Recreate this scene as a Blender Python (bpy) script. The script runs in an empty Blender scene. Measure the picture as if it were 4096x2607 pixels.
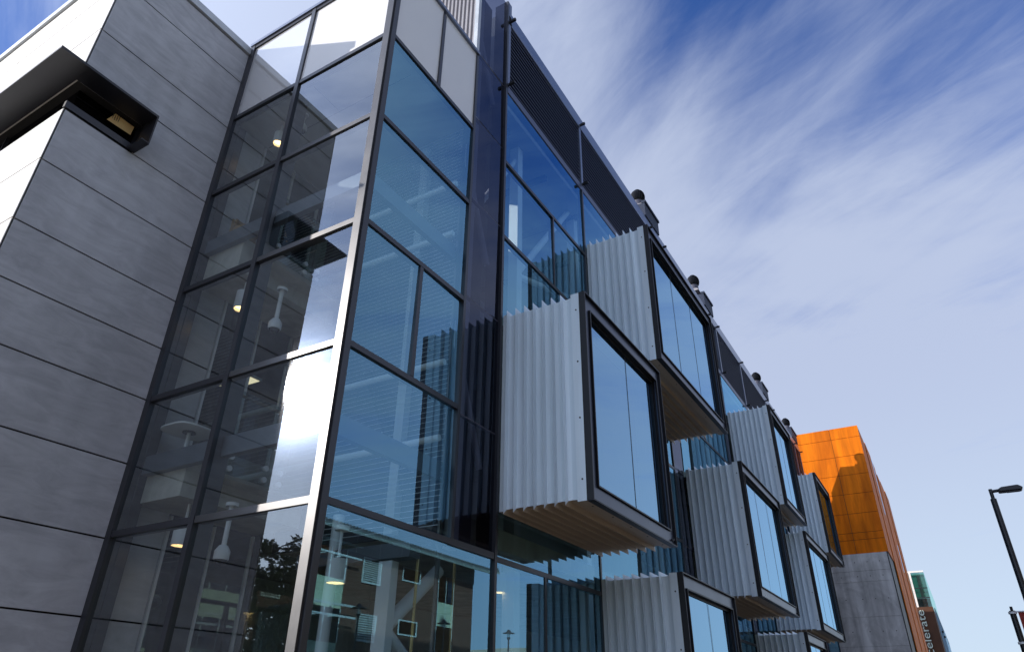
import bpy, bmesh, math, random
from mathutils import Vector, Matrix
random.seed(7)
C = bpy.context.scene.collection
S = 6.0                                   # survey unit in metres
def U(v): return v * S                    # plan coordinate
def Z(v): return v * S + 1.6              # height (survey height 0 = eye level)

# ------------------------------------------------------------------ materials
def nt(name):
    m = bpy.data.materials.new(name); m.use_nodes = True
    n = m.node_tree.nodes; n.clear()
    out = n.new('ShaderNodeOutputMaterial')
    return m, m.node_tree, n, m.node_tree.links, out
def rgba(c): return (c[0], c[1], c[2], 1.0)

def paint(name, col, rough=.5, metal=0.0, var=.12, scale=3.0, stretch=(1, 1, 1), spec=.5, bump=0.0, bscale=40):  # noqa
    m, t, n, l, out = nt(name)
    b = n.new('ShaderNodeBsdfPrincipled')
    tc = n.new('ShaderNodeTexCoord'); mp = n.new('ShaderNodeMapping')
    mp.inputs['Scale'].default_value = stretch
    no = n.new('ShaderNodeTexNoise'); no.inputs['Scale'].default_value = scale
    no.inputs['Detail'].default_value = 6; no.inputs['Roughness'].default_value = .6
    rm = n.new('ShaderNodeMapRange')
    rm.inputs['From Min'].default_value = .3; rm.inputs['From Max'].default_value = .7
    rm.inputs['To Min'].default_value = 1 - var; rm.inputs['To Max'].default_value = 1 + var
    mx = n.new('ShaderNodeVectorMath'); mx.operation = 'SCALE'
    mx.inputs[0].default_value = col
    l.new(tc.outputs['Object'], mp.inputs['Vector']); l.new(mp.outputs[0], no.inputs['Vector'])
    l.new(no.outputs['Fac'], rm.inputs['Value']); l.new(rm.outputs[0], mx.inputs['Scale'])
    l.new(mx.outputs[0], b.inputs['Base Color'])
    rr = n.new('ShaderNodeMapRange')
    rr.inputs['To Min'].default_value = max(.02, rough - .08); rr.inputs['To Max'].default_value = min(1, rough + .08)
    l.new(no.outputs['Fac'], rr.inputs['Value']); l.new(rr.outputs[0], b.inputs['Roughness'])
    b.inputs['Metallic'].default_value = metal
    b.inputs['Specular IOR Level'].default_value = spec
    if bump > 0:
        n2 = n.new('ShaderNodeTexNoise'); n2.inputs['Scale'].default_value = bscale
        bp = n.new('ShaderNodeBump'); bp.inputs['Strength'].default_value = bump; bp.inputs['Distance'].default_value = .02
        l.new(tc.outputs['Object'], n2.inputs['Vector']); l.new(n2.outputs['Fac'], bp.inputs['Height'])
        l.new(bp.outputs[0], b.inputs['Normal'])
    l.new(b.outputs[0], out.inputs['Surface'])
    return m

def glass(name, ior=2.3, trans=(.55, .68, .76), refl=(.86, .95, 1.0), dirt=.03, wave=0.0, drough=.16):
    """thin coated architectural glass: mirror reflection by Fresnel over tinted see-through, faint dust lobe"""
    m, t, n, l, out = nt(name)
    fr = n.new('ShaderNodeFresnel'); fr.inputs['IOR'].default_value = ior
    geo = n.new('ShaderNodeNewGeometry')
    # same reflectance from both sides: use the face-forward normal through a layer of maths
    tr = n.new('ShaderNodeBsdfTransparent'); tr.inputs['Color'].default_value = rgba(trans)
    gl = n.new('ShaderNodeBsdfGlossy'); gl.inputs['Color'].default_value = rgba(refl); gl.inputs['Roughness'].default_value = 0.0
    lw = n.new('ShaderNodeLayerWeight'); lw.inputs['Blend'].default_value = .5
    r0 = ((ior - 1) / (ior + 1)) ** 2
    pw = n.new('ShaderNodeMath'); pw.operation = 'POWER'; pw.inputs[1].default_value = 3.2
    ma = n.new('ShaderNodeMath'); ma.operation = 'MULTIPLY_ADD'
    ma.inputs[1].default_value = 1 - r0; ma.inputs[2].default_value = r0; ma.use_clamp = True
    n.remove(fr)
    l.new(lw.outputs['Facing'], pw.inputs[0]); l.new(pw.outputs[0], ma.inputs[0])
    mix = n.new('ShaderNodeMixShader')
    l.new(ma.outputs[0], mix.inputs['Fac']); l.new(tr.outputs[0], mix.inputs[1]); l.new(gl.outputs[0], mix.inputs[2])
    if wave > 0:
        tc = n.new('ShaderNodeTexCoord'); no = n.new('ShaderNodeTexNoise'); no.inputs['Scale'].default_value = .55
        no.inputs['Detail'].default_value = 1.0
        bp = n.new('ShaderNodeBump'); bp.inputs['Strength'].default_value = wave; bp.inputs['Distance'].default_value = .05
        l.new(tc.outputs['Object'], no.inputs['Vector']); l.new(no.outputs['Fac'], bp.inputs['Height'])
        l.new(bp.outputs[0], gl.inputs['Normal'])
    # dust
    tc = n.new('ShaderNodeTexCoord'); no = n.new('ShaderNodeTexNoise'); no.inputs['Scale'].default_value = 1.6
    no.inputs['Detail'].default_value = 8; no.inputs['Roughness'].default_value = .7
    rm = n.new('ShaderNodeMapRange'); rm.inputs['From Min'].default_value = .42; rm.inputs['From Max'].default_value = .75
    rm.inputs['To Min'].default_value = dirt * .4; rm.inputs['To Max'].default_value = dirt * 1.9
    g2 = n.new('ShaderNodeBsdfGlossy'); g2.inputs['Roughness'].default_value = drough; g2.inputs['Color'].default_value = (.9, .93, 1, 1)
    df = n.new('ShaderNodeBsdfDiffuse'); df.inputs['Color'].default_value = (.6, .62, .64, 1)
    ad = n.new('ShaderNodeMixShader'); ad.inputs['Fac'].default_value = .10
    l.new(g2.outputs[0], ad.inputs[1]); l.new(df.outputs[0], ad.inputs[2])
    m2 = n.new('ShaderNodeMixShader')
    l.new(tc.outputs['Object'], no.inputs['Vector']); l.new(no.outputs['Fac'], rm.inputs['Value'])
    l.new(rm.outputs[0], m2.inputs['Fac']); l.new(mix.outputs[0], m2.inputs[1]); l.new(ad.outputs[0], m2.inputs[2])
    l.new(m2.outputs[0], out.inputs['Surface'])
    return m

def panel_mat(name, c1, c2, scale, stretch, rough=.75, spots=True, streak=0.0, island=0.0):
    """mottled fibre cement / concrete"""
    m, t, n, l, out = nt(name)
    b = n.new('ShaderNodeBsdfPrincipled'); b.inputs['Roughness'].default_value = rough; b.inputs['Specular IOR Level'].default_value = .12
    tc = n.new('ShaderNodeTexCoord'); mp = n.new('ShaderNodeMapping'); mp.inputs['Scale'].default_value = stretch
    mp.inputs['Rotation'].default_value = (0.10, 0.05, 0)
    n1 = n.new('ShaderNodeTexNoise'); n1.inputs['Scale'].default_value = scale; n1.inputs['Detail'].default_value = 10
    n1.inputs['Roughness'].default_value = .68; n1.inputs['Distortion'].default_value = .9
    cr = n.new('ShaderNodeValToRGB'); cr.color_ramp.elements[0].position = .36; cr.color_ramp.elements[1].position = .62
    cr.color_ramp.elements[0].color = rgba(c1); cr.color_ramp.elements[1].color = rgba(c2)
    l.new(tc.outputs['Object'], mp.inputs['Vector']); l.new(mp.outputs[0], n1.inputs['Vector'])
    l.new(n1.outputs['Fac'], cr.inputs['Fac'])
    last = cr.outputs['Color']
    n2 = n.new('ShaderNodeTexNoise'); n2.inputs['Scale'].default_value = .35; n2.inputs['Detail'].default_value = 3
    l.new(tc.outputs['Object'], n2.inputs['Vector'])
    r2 = n.new('ShaderNodeMapRange'); r2.inputs['From Min'].default_value = .3; r2.inputs['From Max'].default_value = .7
    r2.inputs['To Min'].default_value = .86; r2.inputs['To Max'].default_value = 1.1
    l.new(n2.outputs['Fac'], r2.inputs['Value'])
    v = n.new('ShaderNodeVectorMath'); v.operation = 'SCALE'
    l.new(last, v.inputs[0]); l.new(r2.outputs[0], v.inputs['Scale']); last = v.outputs[0]
    if streak > 0:
        m3 = n.new('ShaderNodeMapping'); m3.inputs['Scale'].default_value = (1.6, 1.6, .12)
        n3 = n.new('ShaderNodeTexNoise'); n3.inputs['Scale'].default_value = 1.5; n3.inputs['Detail'].default_value = 6
        l.new(tc.outputs['Object'], m3.inputs['Vector']); l.new(m3.outputs[0], n3.inputs['Vector'])
        r3 = n.new('ShaderNodeMapRange'); r3.inputs['From Min'].default_value = .35; r3.inputs['From Max'].default_value = .65
        r3.inputs['To Min'].default_value = 1 - streak; r3.inputs['To Max'].default_value = 1 + streak * .5
        l.new(n3.outputs['Fac'], r3.inputs['Value'])
        v3 = n.new('ShaderNodeVectorMath'); v3.operation = 'SCALE'
        l.new(last, v3.inputs[0]); l.new(r3.outputs[0], v3.inputs['Scale']); last = v3.outputs[0]
    if island > 0:
        gi = n.new('ShaderNodeNewGeometry'); ri = n.new('ShaderNodeMapRange')
        ri.inputs['To Min'].default_value = 1 - island; ri.inputs['To Max'].default_value = 1 + island
        vi = n.new('ShaderNodeVectorMath'); vi.operation = 'SCALE'
        l.new(gi.outputs['Random Per Island'], ri.inputs['Value']); l.new(last, vi.inputs[0]); l.new(ri.outputs[0], vi.inputs['Scale']); last = vi.outputs[0]
    l.new(last, b.inputs['Base Color'])
    bp = n.new('ShaderNodeBump'); bp.inputs['Strength'].default_value = .15; bp.inputs['Distance'].default_value = .01
    l.new(n1.outputs['Fac'], bp.inputs['Height']); l.new(bp.outputs[0], b.inputs['Normal'])
    l.new(b.outputs[0], out.inputs['Surface'])
    return m

def brick_mat():  
    m, t, n, l, out = nt('brown_brick')
    b = n.new('ShaderNodeBsdfPrincipled'); b.inputs['Roughness'].default_value = .85
    tc = n.new('ShaderNodeTexCoord'); sx = n.new('ShaderNodeSeparateXYZ'); cx = n.new('ShaderNodeCombineXYZ')
    br = n.new('ShaderNodeTexBrick')
    br.inputs['Color1'].default_value = (.115, .036, .024, 1); br.inputs['Color2'].default_value = (.05, .017, .013, 1)
    br.inputs['Mortar'].default_value = (.22, .14, .085, 1); br.inputs['Scale'].default_value = 1
    br.inputs['Brick Width'].default_value = .24; br.inputs['Row Height'].default_value = .095
    br.inputs['Mortar Size'].default_value = .011
    ad = n.new('ShaderNodeMath'); ad.operation = 'ADD'
    l.new(tc.outputs['Object'], sx.inputs[0]); l.new(sx.outputs['X'], ad.inputs[0]); l.new(sx.outputs['Y'], ad.inputs[1])
    l.new(ad.outputs[0], cx.inputs['X']); l.new(sx.outputs['Z'], cx.inputs['Y'])
    l.new(cx.outputs[0], br.inputs['Vector']); l.new(br.outputs['Color'], b.inputs['Base Color'])
    l.new(b.outputs[0], out.inputs['Surface'])
    return m

def emit(name, col, s):
    m, t, n, l, out = nt(name)
    e = n.new('ShaderNodeEmission'); e.inputs['Color'].default_value = rgba(col); e.inputs['Strength'].default_value = s
    l.new(e.outputs[0], out.inputs['Surface'])
    return m

M = dict(
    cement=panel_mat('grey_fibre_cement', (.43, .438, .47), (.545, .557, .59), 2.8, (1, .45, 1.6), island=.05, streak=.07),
    sunlit_cement=panel_mat('sunlit_cement', (.78, .755, .72), (.84, .82, .79), 1.5, (.45, 1, 1.5), island=.02),  # same panels as cement, made paler to put the sunlight into their colour
    flash=paint('pale_flashing', (.5, .53, .56), .4, .2),
    joint=paint('joint_backing', (.012, .011, .011), .8),
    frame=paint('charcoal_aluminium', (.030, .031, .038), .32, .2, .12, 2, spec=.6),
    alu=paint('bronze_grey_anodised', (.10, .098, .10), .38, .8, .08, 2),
    steel=paint('black_steel_paint', (.015, .015, .018), .42, .05, .15, 2, spec=.3),
    web=paint('blue_black_steel_web', (.040, .050, .080), .30, .3, .15, 1.2, spec=.7),
    hood=paint('black_hood_steel', (.016, .017, .024), .4, .1, .2, 1.5),
    fin=paint('pale_grey_cladding', (.68, .785, .86), .40, .05, .10, 2.2, (1.5, 1, .12)),
    strip=glass('dark_purple_glass', 1.95, (.26, .28, .35), (.36, .38, .47), .01),
    spandrel=None,
    glassL=glass('clear_corner_glass', 2.15, (.80, .86, .86), (.93, .97, 1.0), .018, .012, .075),
    glassR=glass('blue_facade_glass', 3.1, (.72, .89, .93), (.38, .76, 1.0), .012, .03),
    glassP=glass('mirror_blue_pod_glass', 4.6, (.25, .3, .38), (.48, .77, 1.0), .012, .008),
    glassI=glass('interior_glass', 2.2, (.72, .80, .80), (.9, .97, .95), .01),
    tan=paint('tan_soffit_cladding', (.46, .36, .26), .5, .05, .08, 1.4),
    louv=paint('slate_blue_louvre', (.085, .10, .16), .4, .2, .1, 2),
    frit=paint('frit_blue', (.05, .085, .17), .6),
    dark=paint('void_black', (.006, .006, .008), .9),
    slate=paint('dark_slate_housing', (.035, .045, .075), .6, 0, .1, 1.5, spec=.2),
    fascia=paint('slate_fascia', (.17, .20, .28), .3, .3, .08, 1.5),
    corr=paint('grey_corrugated_steel', (.30, .285, .30), .55, .1, .08, 2),
    slab=panel_mat('interior_concrete', (.40, .39, .35), (.55, .53, .48), 1.3, (1, 1, 1), .85, streak=.2),
    inwall=paint('interior_wall', (.62, .64, .64), .8, 0, .1, .4),
    incol=paint('white_steel', (.72, .74, .76), .45, 0, .05, 1),
    beam=paint('grey_blue_beam', (.10, .115, .14), .4, .1, .06, 1),
    slat=paint('silver_slat', (.70, .72, .75), .35, .1, .06, 2),
    timber=paint('warm_timber', (.30, .18, .06), .6, 0, .2, 4, (1, 1, 8)),
    card=paint('tan_cardboard', (.85, .58, .26), .8, 0, .06, 3),
    ink=paint('dark_ink', (.03, .025, .03), .8),
    white=paint('white_enamel', (.75, .76, .77), .35, 0, .03, 3),
    warmpanel=emit('warm_panel', (1, .80, .52), 1.6),
    bulb=emit('warm_lamp', (1, .62, .25), 7),
    lens=paint('smoked_dome', (.02, .02, .025), .1),
    ceiling=paint('ceiling_board', (.36, .37, .36), .85, 0, .06, .6),
    carpet=paint('dark_floor', (.12, .11, .1), .85),
    orange=None,
    rust=paint('dark_slot', (.012, .010, .012), .5),
    conc=panel_mat('board_marked_concrete', (.40, .395, .39), (.64, .635, .63), .8, (1.0, 1.0, .7), .85, streak=.28),
    teal=glass('green_tinted_glass', 2.0, (.25, .5, .45), (.62, .92, .82), .05),
    pale=paint('pale_trim', (.8, .74, .7), .5),
    sign=paint('brown_sign_wall', (.085, .030, .010), .6, 0, .25, .8),
    letter=paint('sign_letter', (.72, .80, .70), .4, .2, .04, 3),
    grey=paint('grey_wall', (.08, .08, .11), .6),
    mesh=glass('pale_screen_glass', 1.6, (.78, .88, .94), (.95, 1, 1), .2, 0, .4),
    post=paint('black_post', (.012, .012, .016), .35, .1, .1, 3),
    red=paint('red_banner', (.33, .035, .022), .7, 0, .06, 3),
    brick=brick_mat(),
    cream=paint('sage_panel', (.50, .58, .40), .6, 0, .05, .6),
    soffit=paint('grey_green_fascia', (.22, .25, .22), .7, 0, .06, .6),
    wframe=paint('pale_window_frame', (.58, .64, .60), .5),
    wglass=glass('dark_window_glass', 1.8, (.05, .06, .06), (.9, .95, 1), .02),
    roof=paint('corrugated_roof', (.20, .21, .2), .45, .4, .1, 2),
    beige=paint('beige_render', (.50, .43, .33), .8, 0, .06, .4),
    bark=paint('bark', (.10, .075, .05), .9, 0, .25, 6, (1, 1, .2), bump=.4),
    leaf=None,
    asphalt=paint('asphalt', (.05, .05, .052), .9, 0, .25, 8, bump=.3),
    paving=paint('concrete_paving', (.24, .205, .165), .85, 0, .15, 1.2),
    soil=paint('dry_grass_ground', (.13, .13, .07), .95, 0, .35, .7),
    line=paint('road_paint', (.75, .75, .72), .6),
)
def spandrel_mat():
    m, t, n, l, out = nt('white_back_painted_glass')
    d = n.new('ShaderNodeBsdfDiffuse'); d.inputs['Color'].default_value = (.80, .78, .765, 1)
    tc = n.new('ShaderNodeTexCoord'); no = n.new('ShaderNodeTexNoise'); no.inputs['Scale'].default_value = .5
    g = n.new('ShaderNodeBsdfGlossy'); g.inputs['Roughness'].default_value = .02
    lw = n.new('ShaderNodeLayerWeight'); lw.inputs['Blend'].default_value = .35
    r = n.new('ShaderNodeMapRange'); r.inputs['To Min'].default_value = .04; r.inputs['To Max'].default_value = .55
    mix = n.new('ShaderNodeMixShader')
    rm = n.new('ShaderNodeMapRange'); rm.inputs['To Min'].default_value = .94; rm.inputs['To Max'].default_value = 1.04
    v = n.new('ShaderNodeVectorMath'); v.operation = 'SCALE'; v.inputs[0].default_value = (.78, .765, .76)
    l.new(tc.outputs['Object'], no.inputs['Vector']); l.new(no.outputs['Fac'], rm.inputs['Value']); l.new(rm.outputs[0], v.inputs['Scale'])
    l.new(v.outputs[0], d.inputs['Color'])
    l.new(lw.outputs['Fresnel'], r.inputs['Value']); l.new(r.outputs[0], mix.inputs['Fac'])
    l.new(d.outputs[0], mix.inputs[1]); l.new(g.outputs[0], mix.inputs[2]); l.new(mix.outputs[0], out.inputs['Surface'])
    return m
M['spandrel'] = spandrel_mat()
M['orange'] = panel_mat('rust_orange_panel', (.58, .125, .002), (.84, .205, .003), .9, (1.6, 1.6, .22), .55, streak=.22)
def leaf_mat():
    m, t, n, l, out = nt('leaf')
    oi = n.new('ShaderNodeNewGeometry'); cr = n.new('ShaderNodeValToRGB')
    cr.color_ramp.elements[0].color = (.02, .035, .012, 1); cr.color_ramp.elements[1].color = (.075, .10, .03, 1)
    l.new(oi.outputs['Random Per Island'], cr.inputs['Fac'])
    b = n.new('ShaderNodeBsdfPrincipled'); b.inputs['Roughness'].default_value = .5
    l.new(cr.outputs[0], b.inputs['Base Color']); l.new(b.outputs[0], out.inputs['Surface'])
    return m
M['leaf'] = leaf_mat()

# ------------------------------------------------------------------ mesh builder
class MB:
    def __init__(s): s.bm = bmesh.new()
    def face(s, pts):
        try: return s.bm.faces.new([s.bm.verts.new(p) for p in pts])
        except ValueError: return None
    def box(s, x0, x1, y0, y1, z0, z1):
        v = [s.bm.verts.new((x, y, z)) for x in (x0, x1) for y in (y0, y1) for z in (z0, z1)]
        for f in ((0, 1, 3, 2), (4, 6, 7, 5), (0, 4, 5, 1), (2, 3, 7, 6), (0, 2, 6, 4), (1, 5, 7, 3)):
            s.bm.faces.new([v[i] for i in f])
        return s
    def prism(s, poly, axis, a, b):
        """poly: list of 2-D points in the two other axes, extruded along axis from a to b"""
        def p(q, t):
            q = list(q); q.insert(axis, t); return tuple(q)
        A = [s.bm.verts.new(p(q, a)) for q in poly]; B = [s.bm.verts.new(p(q, b)) for q in poly]
        s.bm.faces.new(A); s.bm.faces.new(B[::-1])
        k = len(poly)
        for i in range(k): s.bm.faces.new([A[i], B[i], B[(i + 1) % k], A[(i + 1) % k]])
        return s
    def tube(s, p0, p1, r0, r1=None, n=12, cap=True):
        r1 = r0 if r1 is None else r1
        p0, p1 = Vector(p0), Vector(p1); d = (p1 - p0).normalized()
        a = d.orthogonal().normalized(); b = d.cross(a)
        ring = []
        for p, r in ((p0, r0), (p1, r1)):
            ring.append([s.bm.verts.new(p + r * (math.cos(2 * math.pi * i / n) * a + math.sin(2 * math.pi * i / n) * b)) for i in range(n)])
        for i in range(n): s.bm.faces.new([ring[0][i], ring[0][(i + 1) % n], ring[1][(i + 1) % n], ring[1][i]])
        if cap: s.bm.faces.new(ring[0][::-1]); s.bm.faces.new(ring[1])
        return s
    def lathe(s, c, prof, n=20):
        """prof: (radius, height) list around vertical axis at c"""
        rings = []
        for r, h in prof:
            if r < 1e-5: rings.append([s.bm.verts.new((c[0], c[1], c[2] + h))])
            else: rings.append([s.bm.verts.new((c[0] + r * math.cos(2 * math.pi * i / n), c[1] + r * math.sin(2 * math.pi * i / n), c[2] + h)) for i in range(n)])
        for A, B in zip(rings, rings[1:]):
            for i in range(n):
                j = (i + 1) % n
                if len(A) == 1 and len(B) == 1: continue
                if len(A) == 1: s.bm.faces.new([A[0], B[j], B[i]])
                elif len(B) == 1: s.bm.faces.new([A[i], A[j], B[0]])
                else: s.bm.faces.new([A[i], A[j], B[j], B[i]])
        return s
    def ring_yz(s, x0, x1, y0, y1, z0, z1, ty, tz0, tz1=None):
        """rectangular frame in the YZ plane, butt-jointed"""
        tz1 = tz0 if tz1 is None else tz1
        s.box(x0, x1, y0, y0 + ty, z0, z1); s.box(x0, x1, y1 - ty, y1, z0, z1)
        s.box(x0, x1, y0 + ty, y1 - ty, z0, z0 + tz0); s.box(x0, x1, y0 + ty, y1 - ty, z1 - tz1, z1)
        return s

PANES = ('glass_pane', 'window_pane', 'dark_glass_pane', 'inner_glass_pane', 'spandrel_panel')
def origin(o):
    v = Vector((0, 0, 0))
    while o is not None: v += o.location; o = o.parent
    return v
def obj(name, mb, mat, parent=None, smooth=False, bevel=0.0):
    bm = mb.bm
    if parent is not None:
        off = origin(parent); bmesh.ops.translate(bm, verts=bm.verts, vec=-off)
    bmesh.ops.recalc_face_normals(bm, faces=bm.faces)
    if name in PANES:                                   # no pane sits perfectly true in its frame
        nv = next(iter(bm.faces)).normal.copy(); kk = random.gauss(0, .0035), random.gauss(0, .0035)
        cc = sum((v.co for v in bm.verts), Vector()) / len(bm.verts)
        for v in bm.verts:
            d = v.co - cc
            v.co += nv * (kk[0] * math.copysign(1, d.z) + kk[1] * math.copysign(1, d.x + d.y))
    me = bpy.data.meshes.new(name); bm.to_mesh(me); bm.free()
    mats = mat if isinstance(mat, (list, tuple)) else [mat]
    for q in mats: me.materials.append(q)
    if smooth:
        for p in me.polygons: p.use_smooth = True
        me.set_sharp_from_angle(angle=math.radians(40))
    o = bpy.data.objects.new(name, me); C.objects.link(o)
    if parent is not None: o.parent = parent
    if bevel > 0:
        b = o.modifiers.new('bevel', 'BEVEL'); b.width = bevel; b.segments = 2; b.limit_method = 'ANGLE'
    return o
def thing(name, label, cat, loc=(0, 0, 0), group=None):
    o = bpy.data.objects.new(name, None); o.empty_display_size = .3; C.objects.link(o)
    o.location = loc; tag(o, label, cat, group); return o
def tag(o, label, cat, group=None):
    o['label'] = label; o['category'] = cat
    if group: o['group'] = group
    return o
def struct(name, mb, mat):
    o = obj(name, mb, mat); o['kind'] = 'structure'; return o
def dup(root, loc, label, group=None):
    r = root.copy(); C.objects.link(r); r.location = loc; r['label'] = label
    if group: r['group'] = group
    for ch in list(root.children):
        c = ch.copy(); C.objects.link(c); c.parent = r
        for g in list(ch.children):
            d = g.copy(); C.objects.link(d); d.parent = c
    return r
def text_bm(txt, size, depth=.01):
    cu = bpy.data.curves.new('lettering', 'FONT'); cu.body = txt; cu.size = size; cu.extrude = depth
    cu.align_x = 'LEFT'
    o = bpy.data.objects.new('lettering', cu); C.objects.link(o)
    dg = bpy.context.evaluated_depsgraph_get()
    me = bpy.data.meshes.new_from_object(o.evaluated_get(dg))
    mb = MB(); mb.bm.from_mesh(me)
    C.objects.unlink(o); bpy.data.objects.remove(o); bpy.data.curves.remove(cu); bpy.data.meshes.remove(me)
    return mb

# ------------------------------------------------------------------ ground, road
mb = MB(); mb.face([(-900, -900, -.02), (900, -900, -.02), (900, 900, -.02), (-900, 900, -.02)]); struct('ground', mb, M['soil'])
mb = MB(); mb.box(-6.3 + 8.6, 12.0, -300, 400, -.015, .0); struct('road', mb, M['asphalt'])
mb = MB(); mb.box(-30, 2.3, -300, 400, -.012, .13); struct('pavement', mb, M['paving'])
mb = MB(); mb.box(12.0, 15.6, -300, 400, -.012, .13); struct('far_pavement', mb, M['paving'])
mb = MB()
for k in range(-20, 40): mb.box(7.08, 7.2, k * 9, k * 9 + 3, .0, .004)
struct('road_markings', mb, M['line'])

# ================================================================== CONCRETE WING
XW, YW0, YW1 = U(-1.7), U(.493), U(.9416)
ZR = Z(2.076)
wing = thing('office_wing', 'windowless grey cement-panelled building wing with a black corner window, left of the glass building', 'building', (XW, YW0, 0))
JZ = [-.30, -.12, .02, .179, .353, .537, .712, .865, 1.018, 1.207, 1.384, 1.545, 1.705, 1.923, 2.062]
HZ0, HZ1 = Z(1.39), Z(1.495)
g = .013
mb = MB(); mbs = MB()
XE = -40.0
WY2 = U(1.088)                                    # the wall runs on behind the corner glass
for a, b in zip(JZ, JZ[1:]):
    z0, z1 = Z(a) + g, Z(b) - g
    # face towards the street; split round the ribbon window
    segs = [(YW0, YW1 - .02), (YW1 + .02, WY2)]
    for i, (s0, s1) in enumerate(segs):
        parts = [(s0, s1, z0, z1)]
        if i == 0 and z0 < HZ1 and z1 > HZ0:
            ye = U(.69)
            parts = [(ye, s1, z0, z1)]
            if z0 < HZ0 - .03: parts.append((s0, ye - .0, z0, HZ0))
            if z1 > HZ1 + .03: parts.append((s0, ye - .0, HZ1, z1))
        for (p0, p1, q0, q1) in parts: mb.box(XW - .03, XW, p0 + (.0 if i or p0 > s0 else .012), p1, q0, q1)
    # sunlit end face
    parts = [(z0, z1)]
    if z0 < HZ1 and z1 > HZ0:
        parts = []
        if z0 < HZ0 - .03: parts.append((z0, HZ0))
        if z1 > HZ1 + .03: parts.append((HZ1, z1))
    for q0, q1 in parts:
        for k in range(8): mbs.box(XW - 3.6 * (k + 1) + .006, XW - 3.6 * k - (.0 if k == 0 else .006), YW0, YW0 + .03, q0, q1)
obj('end_wall', mbs, M['sunlit_cement'], wing)
wall = obj('wall', mb, M['cement'], wing)
# structural backing with the window slot left open
mb = MB()
mb.box(XE, XW - .032, YW0 + .032, YW1, -.0, HZ0 - .002)
mb.box(XE, XW - .032, YW0 + .032, YW1, HZ1 + .002, Z(2.06))
mb.box(XW - .5, XW - .032, U(.70), YW1, HZ0 - .002, HZ1 + .002)
mb.box(XE, XW - 1.6, YW0 + .9, YW1, HZ0 - .002, HZ1 + .002)
mb.box(XW - .5, XW - .032, YW1, WY2 - .01, 0, Z(2.05))
obj('wall_core', mb, M['joint'], wing)
mb = MB()
mb.box(XE, XW + .05, YW0 - .05, YW0 + .25, Z(2.066), Z(2.095)); mb.box(XW - .2, XW + .05, YW0 + .25, YW1, Z(2.066), Z(2.095))
obj('roof_flashing', mb, M['flash'], wing)
mb = MB(); mb.box(XE, XW - .25, YW0 + .26, YW1, Z(2.061), Z(2.064)); obj('roof', mb, M['roof'], wing)
# wrap-round window hood
xo, yo, ye = U(-1.629), U(.412), U(.69)
mb = MB()
mb.box(xo - .02 - 26, xo, yo, YW0 - .001, HZ1 - .025, HZ1 + .02)       # top plate over the sunny face
mb.box(XW + .001, xo, YW0 - .001, ye, HZ1 - .025, HZ1 + .02)            # top plate over the street face
mb.box(XW - .3, xo, ye, ye + .025, HZ0 - .02, HZ1 + .02)               # end plate
mb.prism([(XW + .001, HZ0 - .02), (XW + .22, HZ0 - .02), (XW + .42, HZ0 + .0), (XW + .42, HZ0 + .02), (XW + .001, HZ0 + .02)], 1, ye - .12, ye)
hood = obj('window_hood', mb, M['hood'], wing)
mb = MB()
mb.box(XW - .06, XW + .004, YW0 + .0, ye - .002, HZ0 + .002, HZ0 + .13)     # sill band, street side
mb.box(XE + 14, XW - .06, YW0 + .05, YW0 + .1, HZ0 + .002, HZ0 + .06)
mb.box(XW - .3, XW - .25, YW0 + .2, ye, HZ0 + .13, HZ0 + .17)
mb.box(XW - 2.4, XW - 2.36, YW0 + .1, YW0 + .16, HZ0, HZ1 - .03)
obj('window_frame', mb, M['frame'], wing)
mb = MB()
mb.face([(XW - .2, YW0 + .16, HZ0 + .05), (XW - .2, ye, HZ0 + .05), (XW - .2, ye, HZ1), (XW - .2, YW0 + .16, HZ1)])
mb.face([(XE + 14, YW0 + .16, HZ0 + .05), (XW - .2, YW0 + .16, HZ0 + .05), (XW - .2, YW0 + .16, HZ1), (XE + 14, YW0 + .16, HZ1)])
obj('window_pane', mb, glass('black_window_glass', 1.6, (.02, .022, .03), (.5, .5, .6), .01), wing)
# cardboard standing in the window
mb = MB(); cx0 = XW - .12
mb.face([(cx0, U(.604), Z(1.452)), (cx0, U(.676), Z(1.454)), (cx0, U(.678), Z(1.487)), (cx0, U(.620), Z(1.489))])
card = obj('cardboard_sheet', mb, M['card']); tag(card, 'tan cardboard sheet with a few handwritten lines inside the black corner window', 'cardboard')
mb = MB()
for r in range(4):
    yy = U(.614) + r * .035
    for k in range(5):
        mb.box(cx0 + .003, cx0 + .006, yy + random.uniform(0, .008), yy + random.uniform(.012, .02), Z(1.466) + k * .028, Z(1.466) + k * .028 + .018)
ink = obj('handwriting', mb, M['ink'], card)

# ================================================================== GLASS BUILDING
bld = thing('glass_building', 'long glass-fronted office building with dark louvres on top and pale ribbed boxes jutting out', 'building', (U(-1), U(.9416), 0))
XF, YC = U(-1), U(.9416)
T = [.360, .710, 1.050, 1.410, 1.738]            # transom heights of the corner bay
TOP = 2.10
GZ = [-.2667] + T + [TOP]
# --- corner post: lit silver edge and dark street edge
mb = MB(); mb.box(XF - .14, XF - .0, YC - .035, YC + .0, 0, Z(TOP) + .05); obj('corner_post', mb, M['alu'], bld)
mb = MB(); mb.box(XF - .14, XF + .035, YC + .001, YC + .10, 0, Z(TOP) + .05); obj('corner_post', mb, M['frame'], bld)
XM, XL = U(-1.38), U(-1.7)
YR = U(1.376)
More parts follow.
